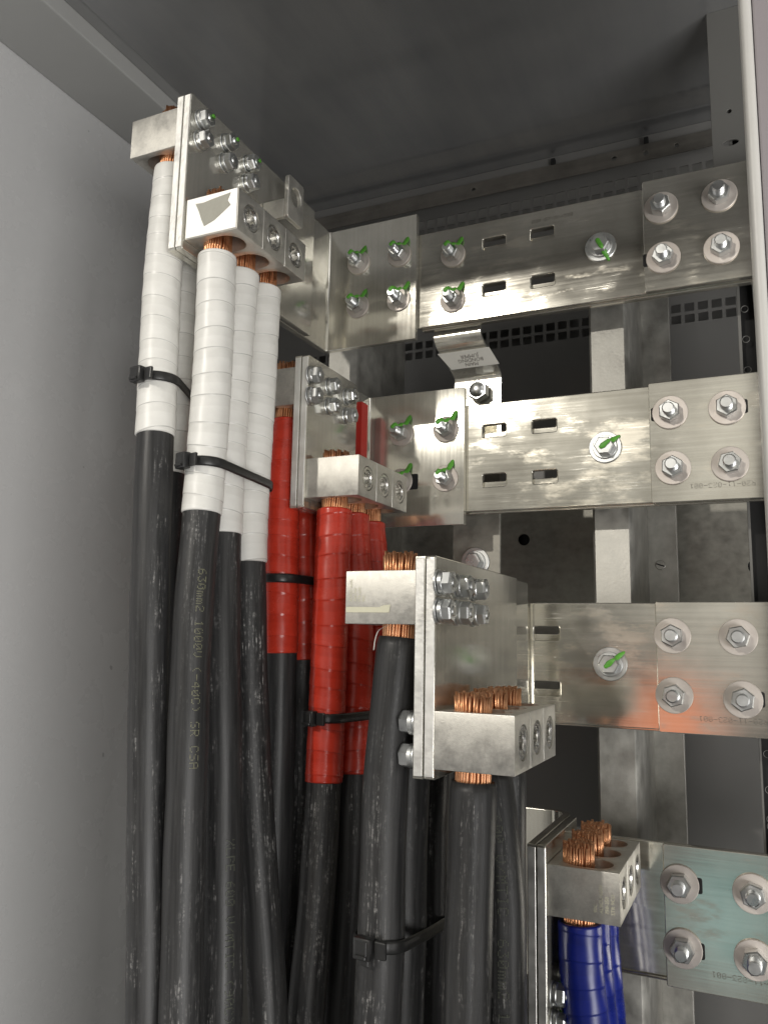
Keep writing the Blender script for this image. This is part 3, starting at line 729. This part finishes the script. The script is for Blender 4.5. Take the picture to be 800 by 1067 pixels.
def cable(key, top, pts, label, tape_mat=None, tape_z=None, blockz=None, protr=0.008, cap='', group=None, text=None):
    """top: (x, y, z) where the insulation starts; pts: points further down"""
    P = Path([top] + pts + [(pts[-1][0], pts[-1][1], -1.09)]) if pts[-1][2] > -1.0 else Path([top] + pts)
    PATHS[key] = P
    t = thing('power_cable', top, label, 'cable', group)
    def rj(d, a):
        return RJ * (1 - 0.06 * max(0, 1 - d / 0.003) ** 2) if d < .003 else RJ + 0.00025 * math.sin(d * 60 + len(key))
    obj('jacket', tube(P, 0, P.len, rj), 'jacket', t)
    if tape_mat:
        d1 = P.at_z(tape_z); pitch = 0.0212 + random.uniform(-.0012, .0012); ph = random.random()
        k1, k2 = random.uniform(0, 6), random.uniform(0, 6)
        def wrap(d, a): return d / pitch + ph + 0.10 * math.sin(d * 37 + k1) + 0.13 * math.sin(2 * PI * a + k2 + d * 21) + 0.05 * math.sin(d * 143 + k2)
        def rt(d, a):
            f = wrap(d, a) % 1.0
            edge = max(0, min(1, d / 0.0015, (d1 - d) / 0.001))
            return RT - 0.0012 * (1 - edge) ** 2 + 0.00042 * (f - .5) + 0.0001 * math.sin(9 * a * PI + d * 200)
        obj('tape_sleeve', tube(P, -0.0, d1, rt, 36, 0.0008, wrap), tape_mat, t)
    if blockz is not None:
        zt0 = blockz + 0.040 + protr; h = zt0 - top[2] + 0.012
        s_ = link(bpy.data.objects.new('copper_strands', strands_mesh(h, hash(key[0]) % 1 + ord(key[0]) % 4)), t)
        s_.location = (0, 0, -0.012); s_.rotation_euler.z = random.uniform(0, 6)
        _, td, _, _ = P.at(0.01)
    if text:
        for body, s0, size, ang, mt in text:
            me = dot_text(body, size); d0 = P.at_z(s0)
            for v in me.vertices:
                p, t_, e1, e2 = P.at(d0 + v.co.x); cdir = (CAM - p); cdir -= t_ * cdir.dot(t_); cdir.normalize(); sd = t_.cross(cdir)
                if sd.dot(Rv) < 0: sd = -sd
                a = ang + (v.co.y - size * .35) / RJ
                v.co = p + (cdir * math.cos(a) + sd * math.sin(a)) * (RJ + 0.00055) - Vector(top)
            obj('printed_text', me, mt, t)
    return t
def btop(k, i, side):
    b = base_of(LB[k]); return (b.x + (0.0215 if side > 0 else -0.0225), b.y + 0.0215 + .039 * i, b.z)
def C(k, i, side, key, pts, label, gap=0.009, **kw):
    x, y, z = btop(k, i, side)
    cable(key, (x, y, z - gap), pts, label, blockz=z, **kw)
WG = 'white taped cables'; RG = 'red taped cables'; BG_ = 'bare black cables'; UG = 'blue taped cables'
C('1L', 0, -1, 'A', [(-0.4075, -0.274, 0.0995), (-0.4010, -0.28, 0.0304), (-0.3944, -0.285, -0.0584), (-0.387, -0.29, -0.1511), (-0.3752, -0.29, -0.3451), (-0.3600, -0.29, -0.5388)],
  'leftmost white taped cable, hanging from the highest lug block', 0.0100, tape_mat='white_tape', tape_z=-0.058, protr=0.0130, group=WG)
C('1L', 1, -1, 'B', [(-0.4180, -0.236, 0.0076), (-0.4143, -0.24, -0.1441), (-0.4002, -0.24, -0.3536), (-0.3840, -0.24, -0.5626)],
  'white taped cable mostly hidden between the leftmost cable and the front white cable', 0.010, tape_mat='white_tape', tape_z=-0.083, protr=0.0130, group=WG)
C('1R', 0, 1, 'D', [(-0.3470, -0.269, 0.0084), (-0.3457, -0.275, -0.1337), (-0.3440, -0.28, -0.1845), (-0.3335, -0.29, -0.3715), (-0.3275, -0.29, -0.5324)],
  'front white taped cable under the stickered block, pale printing on its black jacket', 0.0105, tape_mat='white_tape', tape_z=-0.130, protr=0.0120, group=WG,
  text=[('630mm2 1000V (-40C) SR CSA', -0.181, 0.0104, 0.30, 'print')])
C('1R', 1, 1, 'E', [(-0.3518, -0.233, 0.0012), (-0.3508, -0.235, -0.1412), (-0.3405, -0.24, -0.2666), (-0.3326, -0.24, -0.3799), (-0.317, -0.25, -0.5458)],
  'middle white taped cable of the three under the stickered lug block', 0.0105, tape_mat='white_tape', tape_z=-0.143, protr=0.0120, group=WG,
  text=[('XLPE 600 V/MTIC (90C) 630mm2', -0.405, 0.0110, 0.35, 'print_dim')])
C('1R', 2, 1, 'F', [(-0.3487, -0.193, 0.0129), (-0.3456, -0.2, -0.1692), (-0.3420, -0.2, -0.2235), (-0.3265, -0.2, -0.3861), (-0.2974, -0.21, -0.5573)],
  'right white taped cable of the three under the stickered block, beside the red cables', 0.0105, tape_mat='white_tape', tape_z=-0.166, protr=0.0120, group=WG)
C('2L', 0, -1, 'G', [(-0.3470, -0.143, -0.0752), (-0.3402, -0.15, -0.1745), (-0.3378, -0.15, -0.2504), (-0.335, -0.15, -0.4043), (-0.3346, -0.15, -0.5879)],
  'dark red taped cable next to the white cables, under the half hidden lug block', 0.012, tape_mat='red_tape', tape_z=-0.251, protr=0.0115, group=RG)
C('2L', 1, -1, 'H', [(-0.3460, -0.104, -0.0673), (-0.3390, -0.11, -0.1714), (-0.3350, -0.11, -0.2508), (-0.3310, -0.11, -0.4117), (-0.3300, -0.11, -0.604)],
  'dark red taped cable behind the one next to the white cables', 0.012, tape_mat='red_tape', tape_z=-0.258, protr=0.0115, group=RG)
C('2L', 2, -1, 'I', [(-0.3430, -0.066, -0.0673), (-0.3330, -0.07, -0.1714), (-0.3270, -0.07, -0.2508), (-0.3200, -0.07, -0.4117), (-0.3180, -0.07, -0.604)],
  'dark red taped cable in the shade just left of the bright red front cable', 0.012, tape_mat='red_tape', tape_z=-0.240, protr=0.0115, group=RG)
C('2R', 0, 1, 'J', [(-0.2866, -0.143, -0.2216), (-0.2845, -0.15, -0.3645), (-0.2822, -0.16, -0.4554), (-0.2848, -0.17, -0.5702)],
  'bright red taped cable standing in front, black below the red', 0.010, tape_mat='red_tape', tape_z=-0.369, protr=0.0090, group=RG)
C('2R', 1, 1, 'K', [(-0.2786, -0.103, -0.2205), (-0.2771, -0.11, -0.3695), (-0.2727, -0.12, -0.4467), (-0.2733, -0.13, -0.5833)],
  'red taped cable just right of and behind the bright red front cable', 0.010, tape_mat='red_tape', tape_z=-0.366, protr=0.0090, group=RG)
C('2R', 2, 1, 'L', [(-0.2740, -0.063, -0.2205), (-0.2690, -0.07, -0.3695), (-0.2640, -0.08, -0.4467), (-0.2640, -0.09, -0.5833)],
  'dark red taped cable right of the other red ones, half behind the nearest black cable', 0.014, tape_mat='red_tape', tape_z=-0.360, protr=0.0090, group=RG)
C('3L', 0, -1, 'M', [(-0.1618, -0.278, -0.3287), (-0.1586, -0.29, -0.4571), (-0.1599, -0.29, -0.4988)],
  'black cable with scuffed printing under the lug block with beige tape', 0.0100, protr=0.0150, group=BG_)
C('3L', 1, -1, 'N', [(-0.1608, -0.238, -0.3339), (-0.1582, -0.25, -0.4699), (-0.1589, -0.25, -0.5141)],
  'black cable in shade just behind the scuffed black cable under the beige tape block', 0.0100, protr=0.012, group=BG_)
C('3L', 2, -1, 'O', [(-0.1598, -0.198, -0.3391), (-0.1613, -0.2, -0.4867), (-0.1623, -0.2, -0.534)],
  'black cable deepest in shade beneath the nearest lug plate', 0.0100, protr=0.012, group=BG_)
C('3R', 0, 1, 'P', [(-0.0968, -0.276, -0.3876), (-0.0968, -0.283, -0.4479), (-0.0971, -0.285, -0.4882)],
  'black cable with pale scratches in front under the block with bare copper ends', 0.0090, protr=0.0120, group=BG_)
C('3R', 1, 1, 'Q', [(-0.0905, -0.238, -0.3700), (-0.0850, -0.243, -0.4150), (-0.0840, -0.245, -0.4605), (-0.0835, -0.245, -0.5029)],
  'black cable with faint printing, right of the scratched front cable', 0.0090, protr=0.0125, group=BG_,
  text=[('600 V/MTIC  630mm2 1000V', -0.362, 0.0110, 0.05, 'print_dim')])
C('3R', 2, 1, 'R', [(-0.0960, -0.196, -0.3952), (-0.0955, -0.20, -0.4605), (-0.095, -0.20, -0.5029)],
  'black cable hidden behind the two front ones, its copper end rearmost on the block', 0.0090, protr=0.0125, group=BG_)
C('4R', 0, 1, 'S', [(-0.0530, -0.125, -0.4918), (-0.0490, -0.126, -0.5397)], 'front blue taped cable in the lower right', 0.0075, tape_mat='blue_tape', tape_z=-0.80, protr=0.0155, group=UG)
C('4R', 1, 1, 'T', [(-0.0525, -0.088, -0.50), (-0.0480, -0.089, -0.5537)], 'blue taped cable half behind the front blue cable', 0.0075, tape_mat='blue_tape', tape_z=-0.80, protr=0.0165, group=UG)
C('4R', 2, 1, 'U', [(-0.0520, -0.050, -0.50), (-0.0470, -0.052, -0.5689)], 'blue taped cable at the back, showing only a right hand sliver', 0.0075, tape_mat='blue_tape', tape_z=-0.80, protr=0.0160, group=UG)

# ================================================================== cable ties
def hull(pts):
    pts = sorted(set(pts)); 
    def half(ps):
        h = []
        for p in ps:
            while len(h) > 1 and (h[-1][0] - h[-2][0]) * (p[1] - h[-2][1]) - (h[-1][1] - h[-2][1]) * (p[0] - h[-2][0]) <= 0: h.pop()
            h.append(p)
        return h
    a = half(pts); b = half(pts[::-1]); return a[:-1] + b[:-1]
def tie(keys, z, rad, label, head_dir=None, slope=(0, 0), width=0.0088, tail=0.0):
    pts = []; cs = []
    for k in keys:
        P = PATHS[k]; p = P.at(P.at_z(z))[0]; cs.append(p)
        for i in range(32): pts.append((round(p.x + (rad + .0012) * math.cos(2 * PI * i / 32), 6), round(p.y + (rad + .0012) * math.sin(2 * PI * i / 32), 6)))
    h = hull(pts); c0 = cs[0]; n = len(h)
    t = thing('cable_tie', (c0.x, c0.y, z), label, 'cable tie', 'black cable ties round the cables')
    zz = lambda x, y: z + slope[0] * (x - c0.x) + slope[1] * (y - c0.y)
    bm = bmesh.new(); cols = []
    for i, (x, y) in enumerate(h):
        ax, ay = h[i - 1]; bx_, by_ = h[(i + 1) % n]; tx, ty = bx_ - ax, by_ - ay; l = math.hypot(tx, ty); nx, ny = ty / l, -tx / l
        cz = zz(x, y); q = []
        for o_, dz in ((0, -width / 2), (0.0010, -width / 2 + .0006), (0.0014, -width / 2 + .0016), (0.0014, width / 2 - .0016), (0.0010, width / 2 - .0006), (0, width / 2)):
            q.append(bm.verts.new((x + nx * o_, y + ny * o_, cz + dz)))
        cols.append(q)
    for i in range(n):
        a, b = cols[i], cols[(i + 1) % n]
        for j in range(5): bm.faces.new((a[j], b[j], b[j + 1], a[j + 1]))
        bm.faces.new((a[5], b[5], b[0], a[0]))
    bmesh.ops.recalc_face_normals(bm, faces=bm.faces)
    obj('strap', bm, 'tie', t, smooth=50)
    if head_dir:
        d = Vector((head_dir[0], head_dir[1], 0)).normalized(); side = Vector((-d.y, d.x, 0))
        pc = Vector((c0.x, c0.y, 0)) + d * (rad + 0.0012); pc.z = zz(pc.x, pc.y)
        m_ = Matrix((side, d, Vector((0, 0, 1)))).transposed().to_4x4(); m_.translation = pc
        hb = bmesh.new(); bx(hb, -0.0068, 0.0068, 0.0005, 0.0085, -0.0072, 0.0072, 0.0014)
        bmesh.ops.transform(hb, matrix=m_, verts=hb.verts); hd = obj('head', hb, 'tie', t, smooth=40)
        sb = bmesh.new(); bx(sb, -0.0042, 0.0042, 0.0083, 0.0089, -0.0040, 0.0052, 0.0002, 1); bx(sb, -0.0046, 0.0046, 0.0085, 0.0105, -0.0058, -0.0034, 0.0005, 1)
        if tail: bx(sb, -0.0040, 0.0040, 0.004, 0.0056, -0.0072 - tail, -0.007, 0.0004, 1)
        bmesh.ops.transform(sb, matrix=m_, verts=sb.verts); obj('pawl', sb, 'tie', hd)
        bg2 = bmesh.new(); bx(bg2, 0.0075, 0.0165, 0.0010, 0.0042, -0.0058, 0.0058, 0.001)
        bmesh.ops.transform(bg2, matrix=m_, verts=bg2.verts); obj('collar', bg2, 'tie', hd)
    return t
tie(['A', 'B'], -0.0055, RT + .0004, 'black cable tie round the leftmost white cables', (-0.12, -1))
tie(['D', 'E', 'F'], -0.0865, RT + .0004, 'black cable tie binding three white cables below the stickered block', (-0.30, -1), (0.02, -0.05))
tie(['G', 'H', 'I'], -0.1780, RT + .0004, 'black cable tie round the shaded dark red cables')
tie(['J', 'K', 'L'], -0.3095, RT + .0004, 'black cable tie round the bright red front cable, with a square head', (-0.22, -1))
tie(['M', 'N', 'O'], -0.4450, RJ + .0004, 'loose black cable tie round the scuffed black cables near the bottom', (-0.10, -1), (0.0, -0.12), tail=0.004)

# ================================================================== bonding straps between bars
t = thing('bonding_jumper', (-0.21, 0.03, 0.03), 'bent tinned bonding jumper with a printed white label, hanging under the uppermost busbar', 'bonding strap')
prof = [(0.0225, 0.160, 0), (0.0225, 0.1335, 0), (0.0215, 0.122, .0), (0.026, 0.112, .002), (0.040, 0.1000, .006), (0.054, 0.0885, .011), (0.0595, 0.082, .013), (0.0600, 0.070, .013), (0.0600, 0.010, .013)]
def strap_mesh(prof, x0, x1, th):
    bm = bmesh.new(); cols = []
    for i, (y, z, sh) in enumerate(prof):
        a = prof[max(0, i - 1)]; b = prof[min(len(prof) - 1, i + 1)]; dy, dz = b[0] - a[0], b[1] - a[1]; l = math.hypot(dy, dz); ny, nz = dz / l, -dy / l
        cols.append([bm.verts.new((x0 + sh, y, z)), bm.verts.new((x1 + sh, y, z)), bm.verts.new((x1 + sh, y - ny * th, z - nz * th)), bm.verts.new((x0 + sh, y - ny * th, z - nz * th))])
    for a, b in zip(cols, cols[1:]):
        for j in range(4): bm.faces.new((a[j], b[j], b[(j + 1) % 4], a[(j + 1) % 4]))
    bm.faces.new(cols[0]); bm.faces.new(cols[-1][::-1]); bmesh.ops.recalc_face_normals(bm, faces=bm.faces)
    return bm
obj('strap', strap_mesh([p for p in catmull(prof, 0.003)], -0.2465, -0.1880, 0.004), 'tin_plate', t, smooth=50)
# label folded over the sloping part
D_ = Vector((0.013, 0.014, -0.0115)); c0 = Vector((-0.2095, 0.0395, 0.0995))
ex = Vector((1, 0, 0)); ey = Vector((0, -0.77, 0.64)).normalized(); en = Vector((0, -0.64, -0.77)).normalized()
ml = Matrix((ex, ey, en)).transposed().to_4x4(); ml.translation = c0 + en * 0.0012
lm = curve_mesh([(-0.024, -0.0125), (0.036, -0.0125), (0.030, 0.0085), (0.029, 0.0115), (-0.0355, 0.0115), (-0.0335, 0.0075)], [], 0.0007, 0.0001, 0)
lm.transform(TR(-base_of(t)) @ ml); lo = obj('label', lm, 'labelw', t)
for i, s_ in enumerate(('MAIN', 'BONDING', 'JUMPER')):
    me = text_mesh(s_, 0.0068); xs = [v.co.x for v in me.vertices]; me.transform(TR((-(min(xs) + max(xs)) / 2, -0.0024, 0)))
    me.transform(Matrix.Rotation(PI, 4, 'Z')); me.transform(TR(-base_of(t)) @ ml @ TR((0.003, -0.0080 + 0.0056 * i, 0.0005)))
    obj('lettering', me, 'ink', lo)
bm = bmesh.new(); hexprism(bm, 0.0225, 0, 0.011, 0.5); mb = TR((-0.2003, 0.0560, 0.0610)) @ RY; bmesh.ops.transform(bm, matrix=mb, verts=bm.verts)
lathe(bm, [(0.0102, 0.0100), (0.0085, 0.0125), (0.0050, 0.0145), (0.002, 0.0152)], 24, mb); obj('bolt', bm, 'zinc', t, smooth=30)
t = thing('bonding_strap', (-0.2, 0.06, -0.2), 'dull bonding strap with one bolt, seen above the nearest lug plate below the second busbar', 'bonding strap')
obj('strap', box(-0.232, -0.174, 0.052, 0.056, -0.27, 0.0, 0.001), 'galv_dark', t)
bolt(t, (-0.2035, 0.052, -0.1445), 'head', 0.4)

# thin pale thread hanging out under the taped lug block
tb = bmesh.new(); pp = catmull([(-0.1590, -0.286, -0.2245), (-0.1650, -0.2905, -0.2290), (-0.1672, -0.2915, -0.2360), (-0.1680, -0.2915, -0.2430)], 0.001)
lastr = None
for q in pp:
    rg = [tb.verts.new((q.x + .0005 * math.cos(a * PI / 3), q.y + .0005 * math.sin(a * PI / 3), q.z + .0003 * math.cos(a * PI / 3))) for a in range(6)]
    if lastr:
        for a in range(6): tb.faces.new((lastr[a], lastr[(a + 1) % 6], rg[(a + 1) % 6], rg[a]))
    lastr = rg
bmesh.ops.recalc_face_normals(tb, faces=tb.faces)
tag(obj('loose_thread', tb, 'labelw', smooth=180), 'thin white thread dangling under the lug block with the beige tape', 'thread')
